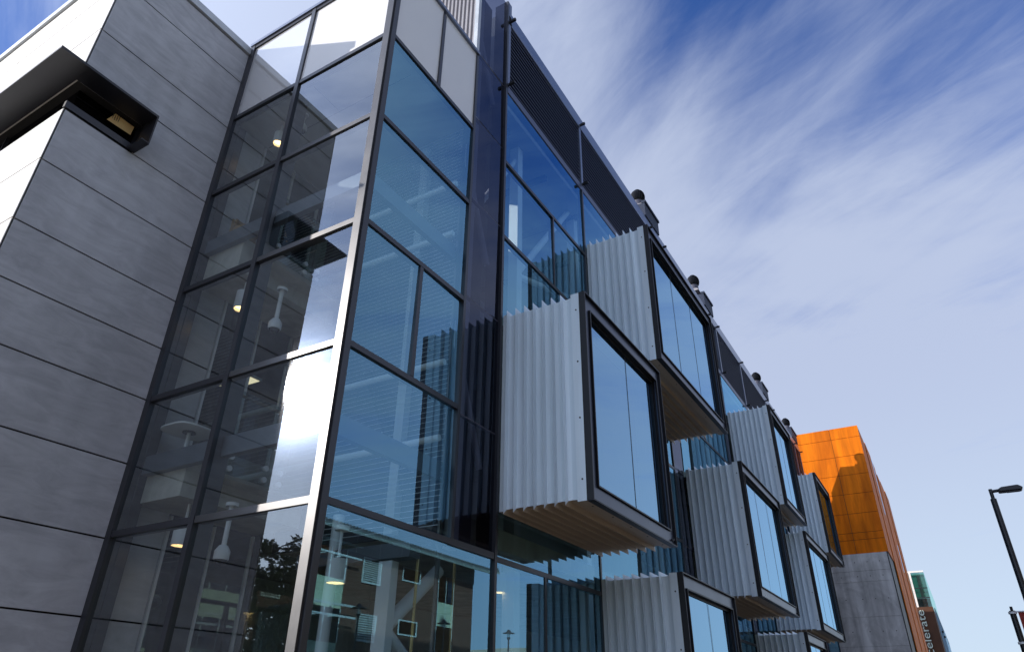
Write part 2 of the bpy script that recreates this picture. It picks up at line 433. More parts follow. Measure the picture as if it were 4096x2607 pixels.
# left (sunny) face
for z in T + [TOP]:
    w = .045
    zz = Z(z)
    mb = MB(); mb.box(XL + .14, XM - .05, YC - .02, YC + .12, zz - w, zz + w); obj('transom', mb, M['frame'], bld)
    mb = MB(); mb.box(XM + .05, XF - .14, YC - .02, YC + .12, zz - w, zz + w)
    obj('transom', mb, M['alu'] if z in (1.41, 1.05, .71, .36) else M['frame'], bld)  # lighter metal than the shaded left pieces, sunlight put into its colour
mb = MB(); mb.box(XM - .05, XM + .05, YC - .03, YC + .14, 0, Z(TOP) + .05); obj('mullion', mb, M['frame'], bld)
mb = MB(); mb.box(XL + .01, XL + .14, YC - .03, YC + .14, 0, Z(TOP) + .05); obj('mullion', mb, M['frame'], bld)
for i in range(6):
    z0, z1 = Z(GZ[i]) + .045, Z(GZ[i + 1]) - .045
    if i == 0: z0 = .2
    for a, b in ((XL + .14, XM - .05), (XM + .05, XF - .14)):
        mb = MB(); mb.face([(a, YC + .012, z0), (b, YC + .012, z0), (b, YC + .012, z1), (a, YC + .012, z1)])
        if i == 5: obj('spandrel_panel', mb, M['spandrel'], bld)
        else: obj('glass_pane', mb, M['glassL'], bld)
# inner dark mullion depth (fins seen behind the glass)
mb = MB()
mb.box(XM - .03, XM + .03, YC + .14, YC + .30, .2, Z(1.72)); mb.box(XL + .02, XL + .16, YC + .14, YC + .3, .2, Z(1.72))
obj('mullion_fin', mb, M['frame'], bld)
# right (street) face of the corner bay
YMID = U(1.178)
for z in T + [TOP + .02]:
    zz = Z(z); w = .042
    mb = MB(); mb.box(XF - .12, XF + .02, YC + .10, YR, zz - w, zz + w); obj('transom', mb, M['frame'], bld)
mb = MB(); mb.box(XF - .12, XF + .025, YR, YR + .07, Z(.36) + .05, Z(TOP + .03)); obj('mullion', mb, M['frame'], bld)
for i in (3 - 1 + 0, 5):                             # mid mullions: row .71-1.05 and the top row
    a, b = Z(GZ[i]) + .05, Z(GZ[i + 1]) - .05
    mb = MB(); mb.box(XF - .12, XF + .02, YMID - .04, YMID + .04, a, b); obj('mullion', mb, M['frame'], bld)
for i in range(6):
    z0, z1 = Z(GZ[i]) + .042, Z(GZ[i + 1]) - .042
    if i == 5: z1 = Z(TOP + .02) - .042
    if i == 0: z0 = .2
    cols = [(YC + .10, YR)]
    if i in (2, 5): cols = [(YC + .10, YMID - .04), (YMID + .04, YR)]
    if i == 0: cols = [(YC + .10, U(1.583) - .04)]
    for a, b in cols:
        mb = MB(); mb.face([(XF - .012, a, z0), (XF - .012, b, z0), (XF - .012, b, z1), (XF - .012, a, z1)])
        obj('spandrel_panel' if i == 5 else 'glass_pane', mb, M['spandrel'] if i == 5 else M['glassR'], bld)
mb = MB(); mb.box(XF - .12, XF + .02, YR, U(1.583) - .04, Z(.36) - .05, Z(.36) + .05); obj('transom', mb, M['frame'], bld)
# bay roof and its flashing
mb = MB(); mb.box(XL, XF + .05, YC - .05, YR + .07, Z(TOP) + .05, Z(TOP) + .13); obj('roof_flashing', mb, M['fascia'], bld)
# corrugated end wall rising above the bay roof
mb = MB(); poly = []
x = XF - .08; k = 0
pts = []
while x > U(-2.6):
    pts += [(x, YR - .02), (x - .05, YR - .02), (x - .065, YR + .02), (x - .10, YR + .02)]; x -= .115
for (a, b) in zip(pts, pts[1:]):
    mb.face([(a[0], a[1], Z(TOP) + .13), (b[0], b[1], Z(TOP) + .13), (b[0], b[1], Z(2.66)), (a[0], a[1], Z(2.66))])
obj('corrugated_wall', mb, M['corr'], bld)
mb = MB(); mb.box(XF - .08, XF + .02, YR - .04, YR + .06, Z(TOP + .03), Z(2.66)); obj('corner_trim', mb, M['flash'], bld)
# --- dark glass service strips
def strip(y0, y1, ztop, joints):
    zs = [Z(.36) + .05] + [Z(j) for j in joints] + [Z(ztop)]
    for a, b in zip(zs, zs[1:]):
        mb = MB(); mb.face([(XF - .03, y0, a + .012), (XF - .03, y1, a + .012), (XF - .03, y1, b - .012), (XF - .03, y0, b - .012)])
        obj('dark_glass_pane', mb, M['strip'], bld)
    mb = MB()
    mb.box(XF - .5, XF - .42, y0 + .05, y1 - .05, Z(.36), Z(ztop) - .1)
    for j in joints: mb.box(XF - .10, XF - .034, y0, y1, Z(j) - .012, Z(j) + .012)
    obj('strip_backing', mb, M['grey'], bld)
SJ = [.70, 1.075, 1.45, 1.81, 2.14]
strip(YR + .07, U(1.583) - .035, 2.655, SJ)
for a, b in ((3.225, 3.395), (4.415, 4.55), (6.10, 6.245), (7.05, 7.2)): strip(U(a) + .03, U(b) - .02, 2.16, SJ[:-1])
mb = MB(); mb.box(XF - .35, XF + .03, U(1.583) - .035, U(1.583) + .035, Z(-.2), Z(2.66)); obj('mullion', mb, M['frame'], bld)
mb = MB(); mb.box(XF - .3, XF + .0, U(1.583) + .035, U(1.583) + .2, Z(2.59), Z(2.672)); obj('parapet', mb, M['fascia'], bld)
# --- inside columns and braces behind the dark strip
mb = MB(); mb.box(XF - .40, XF - .24, U(1.44), U(1.47), Z(.36), Z(2.62)); obj('column', mb, M['incol'], bld)
for a, b in ((.45, 1.0), (1.15, 1.7), (1.9, 2.5)):
    mb = MB(); mb.tube((XF - .3, U(1.40), Z(b)), (XF - .3, U(1.57), Z(a + .15)), .06); obj('brace', mb, M['incol'], bld)

# --- main facade glazing
BAYS = [(1.583, 3.225), (3.395, 4.415), (4.55, 6.10), (6.245, 7.05), (7.2, 7.87)]
ROWS = [-.2667, .355, .71, 1.06, 1.418, 1.757, 2.126]
END = U(7.87)
def split(a, b, wide):
    k = max(1, round((b - a) / wide)); return [a + (b - a) * i / k for i in range(k + 1)]
for bi, (a, b) in enumerate(BAYS):
    major = [1.583, 2.268, 3.225] if bi == 0 else split(a, b, .75)
    for i in range(6):
        z0, z1 = Z(ROWS[i]), Z(ROWS[i + 1])
        edges = []
        for p, q in zip(major, major[1:]):
            edges += [p]
            if i in (4, 2): edges += [(p + q) / 2 + (.04 if bi == 0 and p < 2 else 0)]
            if i == 0: edges += [1.865 if (bi == 0 and p < 2) else (p + q) / 2]
        edges += [b]
        if i > 0:
            mb = MB(); mb.box(XF - .12, XF + .015, U(a) + .036, U(b) - .0, z0 - .04, z0 + .04); obj('transom', mb, M['frame'], bld)
        for p, q in zip(edges, edges[1:]):
            mb = MB(); y0, y1 = U(p) + .03, U(q) - .03
            mb.face([(XF - .012, y0, z0 + .04), (XF - .012, y1, z0 + .04), (XF - .012, y1, z1 - .04), (XF - .012, y0, z1 - .04)])
            obj('glass_pane', mb, M['glassR'], bld)
        for p in edges[1:-1]:
            if p in major: continue
            mb = MB(); mb.box(XF - .12, XF + .012, U(p) - .03, U(p) + .03, z0 + .04, z1 - .04); obj('mullion', mb, M['frame'], bld)
    for p in major[1:]:
        mb = MB(); mb.box(XF - .12, XF + .02, U(p) - .035, U(p) + .035, 0, Z(2.126)); obj('mullion', mb, M['frame'], bld)

# --- louvre crown, posts, brackets, fascia
LZ0, LZ1, FZ1 = Z(2.165), Z(2.53), Z(2.64)
POSTS = [1.600, 2.275, 3.225, 3.455, 4.41, 4.62, 5.31, 6.21, 6.47, 7.53, 7.84]
for a, b in zip(POSTS, POSTS[1:]):
    if b - a < .24: continue
    y0, y1 = U(a) + .06, U(b) - .06
    mb = MB(); n = 16
    for k in range(n):
        z = LZ0 + (LZ1 - LZ0) * (k + .5) / n
        mb.prism([(XF - .10, z + .030), (XF - .012, z - .014), (XF - .012, z + .008), (XF - .10, z + .035)], 1, y0, y1)
    for k in range(1, 4):
        yy = y0 + (y1 - y0) * k / 3 if k < 3 else y1 - .02
        mb.box(XF - .085, XF - .071, yy - .02, yy + .02, LZ0, LZ1)
    lo = obj('louvre_screen', mb, M['louv'], bld)
    mb = MB(); mb.box(XF - .2, XF - .19, y0, y1, LZ0, LZ1); obj('louvre_backing', mb, M['dark'], lo)
mb = MB(); mb.box(XF - .08, XF + .0, U(1.6), END, Z(2.126) + .0, LZ0 - .03); obj('sill_trim', mb, M['louv'], bld)
for p in POSTS:
    mb = MB(); mb.box(XF - .1, XF + .012, U(p) - .055, U(p) + .055, LZ0 - .03, LZ1 + .0); po = obj('post', mb, M['fascia'], bld)
    for z in (Z(2.545), Z(2.165)):
        mb = MB(); mb.box(XF - .05, XF + .19, U(p) - .02, U(p) + .02, z - .03, z + .04)
        mb.box(XF + .06, XF + .19, U(p) - .04, U(p) - .02, z - .03, z + .04); obj('bracket', mb, M['steel'], bld)
mb = MB(); mb.prism([(XF + .02, LZ1), (XF + .02, LZ1 + .08), (XF - .06, FZ1), (XF - .3, FZ1), (XF - .3, LZ1)], 1, U(1.614), END); obj('fascia', mb, M['fascia'], bld)
# crown back, raking down to a lower roof
mb = MB()
mb.prism([(XF - .3, FZ1 - .02), (U(-1.19), FZ1 - .02), (U(-1.40), Z(2.28)), (U(-2.6), Z(2.24)), (U(-2.6), Z(2.18)), (XF - .3, Z(2.18))], 1, U(1.6), END)
obj('roof', mb, M['roof'], bld)
# sloped ventilation housings that stand up through the crown
HOUS = [(3.21, 3.45), (4.41, 4.63), (6.23, 6.47), (7.56, 7.86)]
for a, b in HOUS:
    mb = MB()
    mb.prism([(XF - .02, FZ1 + .002), (XF - .02, Z(2.735)), (U(-1.19), Z(2.748)), (U(-1.34), Z(2.475)), (U(-1.345), Z(2.40)), (U(-1.19), FZ1 - .015), (XF - .3, FZ1 + .002)], 1, U(a), U(b))
    obj('vent_housing', mb, M['slate'], bld)
    mb = MB(); mb.box(XF - .13, XF + .03, U(a) - .02, U(b) + .02, Z(2.735) + .012, Z(2.748) + .03); obj('housing_cap', mb, M['slate'], bld)
mb = MB(); mb.box(U(-2.9), U(-1.705), YR + .03, YR + .15, 0, Z(2.7)); obj('end_wall', mb, M['grey'], bld)
# end wall
mb = MB(); mb.box(U(-2.6), XF - .1, END, END + .12, 0, Z(2.2)); obj('end_wall', mb, M['grey'], bld)

# --- rotating roof ventilators (one built, three copied)
vx = U(-1.075)
VY = [3.31, 4.44, 6.40, 7.76]
def ventilator(x, y, z):
    t = thing('roof_ventilator', 'x', 'roof ventilator', (x, y, z), 'spinning ventilators along the roof edge')
    mb = MB(); n = 26
    for k in range(n):
        a = 2 * math.pi * k / n
        prev = None
        for s in range(9):
            ph = -.9 + s * (2.25 / 8)
            r = .28 * math.cos(ph) ** .8 if abs(ph) < 1.5 else .02
            z0 = .32 * math.sin(ph)
            p1 = (r * math.cos(a), r * math.sin(a), z0 + .60)
            a2 = a + .30
            p2 = ((r - .035) * math.cos(a2), (r - .035) * math.sin(a2), z0 + .60)
            if prev: mb.face([prev[0], prev[1], p2, p1])
            prev = (p1, p2)
    mb.lathe((0, 0, .60), [(.0, .335), (.12, .325), (.13, .30), (0, .295)], 16)
    for v in mb.bm.verts: v.co += Vector((x, y, z))
    obj('vane_dome', mb, M['steel'], t)
    mb = MB(); mb.lathe((x, y, z), [(.22, .0), (.20, .38), (.17, .38), (.17, 0)], 20); obj('throat', mb, M['grey'], t, True)
    mb = MB(); mb.prism([(x - .26, z + .0), (x + .26, z + .0), (x + .2, z + .10), (x - .2, z + .14)], 1, y - .24, y + .24); obj('base_flashing', mb, M['corr'], t)
    return t
VL = ['black roof ventilator nearest the viewer, above the start of the upper boxes', 'second black roof ventilator from the viewer, standing over the upper box frame',
      'third black roof ventilator from the viewer, beyond the slatted louvres', 'farthest and smallest black roof ventilator, nearest the orange building']
for k, (vy, lab) in enumerate(zip(VY, VL)):
    loc = (vx, U(vy), Z(2.748) + .16)
    if k == 0: v0 = ventilator(*loc); v0['label'] = lab
    else: dup(v0, loc, lab)

# --- projecting window pods
XP = U(-.71)
P = .0315 * S
def pod(y0, y1, z0, z1, joints, label):
    y0, y1, z0, z1 = U(y0), U(y1), Z(z0), Z(z1)
    # profile along x: (x, offset outward)
    prof = [(XF + .02, .03), (XF + .7 * P - .012, .03), (XF + .7 * P - .008, .0)]
    for i in range(7):
        xi = XF + P * (.7 + i)
        prof += [(xi - .020, .001), (xi - .018, -.035), (xi - .004, -.035), (xi, .004), (xi + .001, .088), (xi + .009, .030), (xi + .016, .002), (xi + .09, -.004), (xi + .14, .001)]
    xe = XF + P * 7.7
    prof += [(xe, .006), (xe + .003, .045), (XP - .12, .045)]
    b = .05
    mb = MB(); prev = None
    for (x, d) in prof:
        q = [mb.bm.verts.new(p) for p in ((x, y0 + b - d, z0 + b - d), (x, y1 - b + d, z0 + b - d), (x, y1 - b + d, z1 - b + d), (x, y0 + b - d, z1 - b + d))]
        if prev:
            for j in range(4): mb.bm.faces.new([prev[j], prev[(j + 1) % 4], q[(j + 1) % 4], q[j]])
        prev = q
    mb.bm.normal_update(); cz = (z0 + z1) / 2
    for fc in mb.bm.faces:
        if fc.calc_center_median().z < z0 + .12 and max(abs(v.co.z - cz) for v in fc.verts) > (z1 - z0) / 2 - .13 and abs(sum(v.co.z for v in fc.verts) / 4 - min(v.co.z for v in fc.verts)) < .05: fc.material_index = 1
    po = obj('window_pod', mb, [M['fin'], M['tan']], bld)
    if label: po['label'] = label
    # rivets on the flat edge strip
    for k in range(4):
        zz = z0 + .35 + (z1 - z0 - .7) * k / 3
        mb = MB(); mb.tube((xe + .1, y0 + b - .045, zz), (xe + .1, y0 + b - .052, zz), .016, n=8); obj('rivet', mb, M['frame'], po)
    for k in range(5):
        yy = y0 + .35 + (y1 - y0 - .7) * k / 4
        mb = MB(); mb.tube((xe + .1, yy, z0 + b - .045), (xe + .1, yy, z0 + b - .052), .016, n=8); obj('rivet', mb, M['frame'], po)
    # outer steel channel
    mb = MB(); mb.ring_yz(XP - .12, XP, y0, y1, z0, z1, .022, .022)
    obj('steel_frame', mb, M['steel'], po)
    wy0, wy1, wz0, wz1 = y0 + .26, y1 - .20, z0 + .27, z1 - .27
    mb = MB(); mb.ring_yz(XP - .075, XP - .055, y0 + .022, y1 - .022, z0 + .022, z1 - .022, .22, .24, .24)
    obj('frame_web', mb, M['web'], po)
    mb = MB(); mb.ring_yz(XP - .30, XP - .02, wy0, wy1, wz0, wz1, .026, .026)
    mb.ring_yz(XP - .17, XP - .115, wy0 + .026, wy1 - .026, wz0 + .026, wz1 - .026, .045, .045)
    wf = obj('window_frame', mb, M['steel'], po)
    gy0, gy1, gz0, gz1 = wy0 + .06, wy1 - .06, wz0 + .055, wz1 - .055
    xg = XP - .135
    mb = MB(); mb.face([(xg, gy0, gz0), (xg, gy1, gz0), (xg, gy1, gz1), (xg, gy0, gz1)])
    obj('window_pane', mb, M['glassP'], po)
    for j in joints:
        yy = gy0 + (gy1 - gy0) * j; mb = MB(); mb.box(xg + .003, xg + .007, yy - .006, yy + .006, gz0, gz1); obj('pane_joint', mb, M['steel'], po)
    mb = MB(); mb.face([(xg - .5, y0 + .1, z0 + .1), (xg - .5, y1 - .1, z0 + .1), (xg - .5, y1 - .1, z1 - .1), (xg - .5, y0 + .1, z1 - .1)])
    obj('blind', mb, M['grey'], po)
    # pair of bolts in the low far corner of the channel
    for dy in (.18, .10):
        mb = MB(); mb.tube((XP - .056, y1 - dy, z0 + .16 - dy * .3), (XP - .02, y1 - dy, z0 + .16 - dy * .3), .022, n=8); obj('bolt', mb, M['steel'], po)
    return po
pod(1.592, 2.238, .476, 1.106, [.55], 'large pale ribbed box nearest the viewer, second row, one joint in its window')
pod(2.280, 3.205, 1.184, 1.824, [.33, .66], 'wide pale ribbed box of the top row nearest the viewer')
pod(3.395, 4.265, .474, 1.106, [.33, .66], 'wide pale ribbed box in the middle row, second from the viewer')
pod(4.550, 5.215, 1.165, 1.836, [.5], 'narrower pale ribbed box of the top row, second from the viewer')
pod(5.060, 6.000, .484, 1.102, [.33, .66], 'far pale ribbed box in the middle row, third from the viewer')
pod(6.245, 6.990, 1.172, 1.836, [.5], 'farthest pale ribbed box of the top row, its window in shadow')
pod(2.262, 2.890, -.22, .405, [.5], 'pale ribbed box of the lowest row, nearest the viewer, cut by the picture edge')
pod(4.400, 5.030, -.22, .415, [.5], 'small far pale ribbed box of the lowest row, mostly hidden')

# --- floors, ceilings, back wall inside
XB = U(-2.1)
for z0, z1 in ((.41, .468), (1.112, 1.176)):
    mb = MB(); mb.box(XB, XF - .45, U(1.44), END - .1, Z(z0), Z(z1)); obj('floor_slab', mb, M['slab'], bld)
mb = MB(); mb.box(XB, XF - .2, U(1.6), END - .1, Z(2.10), Z(2.125)); obj('ceiling', mb, M['ceiling'], bld)
mb = MB(); mb.box(XB - .2, XB, YC + .2, END - .1, 0, Z(2.1)); obj('inner_wall', mb, M['inwall'], bld)
mb = MB(); mb.box(XB, XF - .05, YC + .15, END - .1, .0, .14); obj('ground_floor', mb, M['carpet'], bld)
for y in (1.87, 2.40, 3.25, 4.4, 5.5, 6.6):
    mb = MB(); xx = U(-1.12)
    mb.box(xx - .12, xx + .12, U(y) - .11, U(y) + .11, .1, Z(2.1)); obj('column', mb, M['incol'], bld)
def rod(p, q, r, name='brace', mat='incol'):
    mb = MB(); mb.tube(p, q, r, n=12); obj(name, mb, M[mat], bld, True)
x = U(-1.12)
rod((x, U(2.36), Z(2.11)), (x, U(1.88), Z(1.47)), .085); rod((x, U(1.87), Z(1.46)), (x, U(2.40), Z(1.63)), .075)
rod((x, U(2.40), Z(1.05)), (x, U(1.87), Z(.50)), .085); rod((x, U(1.87), Z(2.05)), (x, U(1.60), Z(1.60)), .07)
# fine cross beams under the top ceiling
for k in range(9):
    y = 1.75 + k * .32
    mb = MB(); mb.box(XB, XF - .5, U(y) - .05, U(y) + .05, Z(2.10) - .16, Z(2.10)); obj('ceiling_beam', mb, M['beam'], bld)

# --- inside the corner bay
zs = [(.444, .56, .50), (1.10, 1.21, 1.15)]
for zb, zt, zm in zs:
    mb = MB(); mb.box(U(-1.7) + .01, U(-1.52), U(.985), U(1.37), Z(zb), Z(zt))
    mb.box(U(-1.52), U(-1.468), U(1.03), U(1.37), Z(zm), Z(zt)); obj('floor_slab', mb, M['slab'], bld)
    # street-side ledge seen through the right face
    bl = MB(); x = U(-1.455)
    bl.box(x - .008, x + .008, U(1.035), U(1.19), Z(zm) + .03, Z(zt) + 1.0); bl.box(x - .008, x + .008, U(1.192), U(1.365), Z(zm) + .03, Z(zt) + 1.0)
    b0 = obj('balustrade', bl, M['glassI'], bld)
    for y in (1.055, 1.165, 1.215, 1.34):
        for dz in (.12, .30):
            mb = MB(); mb.tube((x - .06, U(y), Z(zm) + dz), (x + .035, U(y), Z(zm) + dz), .045, n=14); obj('fixing', mb, M['slat'], b0, True)
    mb = MB(); mb.tube((x - .06, U(1.04), Z(zt) + .95), (x - .06, U(1.36), Z(zt) + .95), .025); obj('handrail', mb, M['timber'], b0, True)
    # perimeter beam just behind the glass on both faces
    zz0, zz1 = (Z(.512), Z(.560)) if zb < 1 else (Z(1.193), Z(1.240))
    mb = MB(); mb.box(U(-1.69), U(-1.03), U(.967), U(.985) - .004, zz0, zz1); mb.box(U(-1.047), U(-1.03), U(.985), U(1.372), zz0, zz1)
    obj('edge_beam', mb, M['beam'], bld)
mb = MB(); mb.box(U(-1.7) + .01, XF - .16, U(.975), U(1.37), Z(1.745), Z(1.775)); obj('ceiling', mb, M['ceiling'], bld)
mb = MB()
for a, b in (((-1.69, 1.1), (-1.05, 1.1)), ): mb.box(U(-1.69), U(-1.05), U(1.10) - .006, U(1.10) + .006, Z(1.745) - .004, Z(1.745) - .001)
mb.box(U(-1.35) - .006, U(-1.35) + .006, U(.98), U(1.09), Z(1.745) - .004, Z(1.745) - .001); obj('ceiling_joint', mb, M['joint'], bld)
# glazed inner partition continuing the cement wall
for z0, z1 in ((.15, .44), (.56, 1.10), (1.21, 1.74)):
    mb = MB(); a, b = (Z(z0) if z0 > .2 else .15), Z(z1)
    mb.face([(U(-1.7), U(1.10), a), (U(-1.7), U(1.37 if z0 > .2 else 1.9), a), (U(-1.7), U(1.37 if z0 > .2 else 1.9), b), (U(-1.7), U(1.10), b)]); obj('inner_glass_pane', mb, M['glassI'], bld)
    mb = MB()
    for y in (1.095, 1.23, 1.365): mb.box(U(-1.7) - .03, U(-1.7) + .03, U(y) - .02, U(y) + .02, a, b)
    obj('inner_mullion', mb, M['slat'], bld)
# dark room behind partition
mb = MB(); mb.box(U(-2.09), U(-2.08), U(1.0), U(1.42), .15, Z(1.74)); obj('inner_wall', mb, M['grey'], bld)
mb = MB(); mb.box(U(-2.9), U(-1.705), YC + .02, YR + .02, Z(1.745), Z(1.775)); obj('ceiling', mb, M['ceiling'], bld)
mb = MB(); mb.box(U(-2.9), U(-2.85), YC, YR, 0, Z(1.745)); obj('inner_wall', mb, M['grey'], bld)
# slatted screen across the back of the bay
YS = U(1.368)
mb = MB(); z = Z(.40)
while z < Z(1.735):
    mb.prism([(YS - .03, z - .006), (YS + .012, z + .014), (YS + .012, z + .02), (YS - .03, z)], 0, U(-1.44), XF - .15); z += .088
obj('slatted_screen', mb, M['slat'], bld)
for z in (.62, .84, 1.28, 1.48):
    mb = MB(); mb.tube((U(-1.45), YS - .12, Z(z)), (XF - .18, YS - .12, Z(z)), .055); obj('screen_tube', mb, M['incol'], bld, True)
mb = MB(); mb.box(U(-1.47), U(-1.44), YS - .05, YS + .13, Z(.40), Z(1.74)); obj('column', mb, M['incol'], bld)
mb = MB(); mb.box(U(-1.22), U(-1.19), YS + .1, YS + .25, Z(.40), Z(1.74)); obj('column', mb, M['incol'], bld)
mb = MB(); mb.box(XF - .17, XF - .13, YS - .03, YS + .03, .15, Z(1.74)); obj('screen_post', mb, M['alu'], bld)
mb = MB(); mb.box(U(-1.68), XF - .5, YS + .35, YS + .40, Z(.40), Z(1.74)); obj('inner_wall', mb, M['grey'], bld)
for zb, zt in ((Z(.50), Z(.9)), (Z(1.25), Z(1.66))):
    rod((U(-1.36), YS + .2, zt), (U(-1.16), YS + .2, zb), .09, 'brace', 'steel')
# ground floor of the bay: beam, column, brace behind the glass
mb = MB(); mb.box(U(-1.42), U(-1.05), U(1.29), U(1.33), Z(.315), Z(.35)); obj('edge_beam', mb, M['beam'], bld)
mb = MB(); mb.box(U(-1.14), U(-1.10), U(1.29), U(1.315), .14, Z(.31)); obj('column', mb, M['incol'], bld)
rod((U(-1.12), U(1.50), Z(.32)), (U(-1.12), U(1.305), Z(.165)), .10); rod((U(-1.12), U(1.305), Z(.16)), (U(-1.12), U(1.46), Z(.06)), .10)
mb = MB(); mb.tube((U(-1.30), U(1.30), .14), (U(-1.30), U(1.30), Z(.44)), .09, n=16); obj('column', mb, M['incol'], bld, True)
for y in (1.347, 1.50):
    mb = MB(); mb.box(U(-1.12) + .28, U(-1.12) + .31, U(y), U(y) + .03, .14, Z(.335)); obj('door_post', mb, paint('brass_edge', (.7, .5, .22), .3, .7), bld)

# --- pendant lamps, cameras, furniture
def pendant(p, r, h, stem, label):
    x, y, z = p
    t = thing('pendant_lamp', label, 'lamp', p, 'white cylinder pendant lamps inside')
    mb = MB(); mb.lathe(p, [(r, 0), (r, h), (.03, h), (.03, h - .02), (r - .012, h - .02), (r - .012, 0), (r, 0)], 24); obj('shade', mb, M['white'], t, True)
    mb = MB(); mb.tube((x, y, z + h), (x, y, z + h + stem), .022); obj('stem', mb, M['white'], t, True)
    mb = MB(); mb.lathe(p, [(.0, .05), (r * .82, .05), (r * .7, .09), (0, .1)], 20); obj('bulb', mb, M['bulb'], t, True)
    mb = MB(); mb.lathe((x, y, z + h + stem), [(.1, 0), (.1, .06), (0, .06)], 16); obj('ceiling_rose', mb, M['white'], t, True)
    return t
def pp(x, y, z): return (U(x), U(y), Z(z))
pendant(pp(-1.568, 1.05, 1.663), .11, .26, .25, 'lit white pendant lamp high on the top floor, behind the upper left panes')
pendant(pp(-1.556, 1.05, 1.008), .12, .34, .25, 'lit white pendant lamp on the middle floor, beside a dark mullion')
pendant(pp(-1.568, 1.05, .343), .13, .26, .40, 'lit white pendant lamp low on the ground floor, left pane of the sunny side')
pendant(pp(-1.15, 1.165, .245), .13, .30, .38, 'white pendant lamp seen through the brick reflection, right of the corner post')
pendant(pp(-1.15, 1.855, .315), .13, .33, .25, 'white pendant lamp behind the street glass under the nearest ribbed box')
def camera_dome(p, stem, label):
    x, y, z = p
    t = thing('security_camera', label, 'camera', p, 'white dome cameras hung from the ceilings')
    mb = MB(); mb.lathe(p, [(.10, 0), (.105, .02), (.105, .12), (.06, .19), (.035, .2)], 20); obj('housing', mb, M['white'], t, True)
    mb = MB(); mb.lathe(p, [(0, -.07), (.05, -.055), (.08, -.02), (.085, 0)], 18); obj('dome', mb, M['lens'], t, True)
    mb = MB(); mb.tube((x, y, z + .19), (x, y, z + stem), .035); obj('stem', mb, M['white'], t, True)
    mb = MB(); mb.lathe((x, y, z + stem - .02), [(.09, 0), (.09, .05), (0, .05)], 16); obj('base', mb, M['white'], t, True)
camera_dome(pp(-1.463, 1.05, 1.668), .42, 'white dome camera on a stem on the top floor, right of the highest lamp')
camera_dome(pp(-1.386, 1.05, .894), .75, 'white dome camera on a long stem in the middle pane, just above the sun glare')
camera_dome(pp(-1.403, 1.05, .296), .75, 'white dome camera on a long stem low in the building beside the reflected tree')
def ceiling_light(p, label):
    t = thing('ceiling_light', label, 'ceiling light', p, 'lit rectangular ceiling lights')
    x, y, z = p
    mb = MB(); mb.box(x - .32, x + .32, y - .14, y + .14, z, z + .05); obj('housing', mb, M['white'], t)
    mb = MB(); mb.box(x - .29, x + .29, y - .11, y + .11, z - .006, z - .001); obj('diffuser', mb, M['warmpanel'], t)
ceiling_light(pp(-1.90, 1.29, .955), 'warm lit ceiling panel left of the middle mullion near the sun glare')
ceiling_light(pp(-1.78, 1.28, .92), 'warm lit ceiling panel right of the middle mullion, next to the sun glare')
# cafe table
tx, ty, tz = U(-1.60), U(1.02), Z(.56)
t = thing('cafe_table', 'pale table with rounded top seen from below behind the lower glass', 'table', (tx, ty, tz))
mb = MB(); pr = [(math.copysign(abs(math.cos(a)) ** .55, math.cos(a)) * .36 + tx, math.copysign(abs(math.sin(a)) ** .55, math.sin(a)) * .36 + ty) for a in [2 * math.pi * i / 40 for i in range(40)]]
ZT = tz + .42
mb.prism(pr, 2, ZT, ZT + .025); obj('tabletop', mb, M['white'], t)
mb = MB(); mb.lathe((tx, ty, ZT - .02), [(0, 0), (.1, 0), (.1, .02)], 18); obj('plate', mb, M['frame'], t)
mb = MB(); mb.tube((tx, ty, tz + .02), (tx, ty, ZT - .02), .03); obj('leg', mb, M['slat'], t, True)
mb = MB(); mb.lathe((tx, ty, tz), [(.24, 0), (.24, .02), (0, .025)], 20); obj('foot', mb, M['slat'], t)
# tub chair
cx_, cy_, cz_ = U(-1.585), U(1.03), Z(1.21)
t = thing('tub_chair', 'brown tub chair on the upper floor behind the left glass', 'chair', (cx_, cy_, cz_))
mb = MB()
for i in range(14):
    a0, a1 = math.pi * (.15 + 1.25 * i / 14), math.pi * (.15 + 1.25 * (i + 1) / 14)
    r0, r1 = .30, .26
    top = .78 if 2 < i < 11 else .6
    pts = [(r0, a0), (r0, a1), (r1, a1), (r1, a0)]
    mb.prism([(cx_ + r * math.cos(a), cy_ + r * math.sin(a)) for r, a in pts], 2, cz_ + .2, cz_ + top)
obj('backrest', mb, M['timber'], t)
mb = MB(); mb.lathe((cx_, cy_, cz_ + .3), [(0, 0), (.25, 0), (.26, .05), (.25, .12), (0, .13)], 24); obj('seat', mb, M['timber'], t, True)
for k in range(4):
    a = math.pi / 4 + k * math.pi / 2
    mb = MB(); mb.tube((cx_ + .2 * math.cos(a), cy_ + .2 * math.sin(a), cz_ + .3), (cx_ + .24 * math.cos(a), cy_ + .24 * math.sin(a), cz_), .015); obj('leg', mb, M['slat'], t)

# ================================================================== ORANGE BUILDING
Y0 = 8.3; OX = -.398
ob = thing('orange_building', 'rust-orange panelled building on a bare concrete base, with a shadow across its face', 'building', (U(OX), U(Y0), 0))
k = 8.3 / 8.5
OZ = [2.977, 2.847, 2.633, 2.414, 2.198, 1.980, 1.772, 1.697, 1.551]
OZ = [z * k for z in OZ]
vj = [-.70, -1.10, -1.6, -2.2, -2.8]
xs = [OX] + vj
mb = MB()
for a, b in zip(OZ, OZ[1:]):
    for p, q in zip(xs, xs[1:]): mb.box(U(q) + .012, U(p) - (.012 if p != OX else 0), U(Y0), U(Y0) + .04, Z(b) + .012, Z(a) - (.012 if a != OZ[0] else 0))
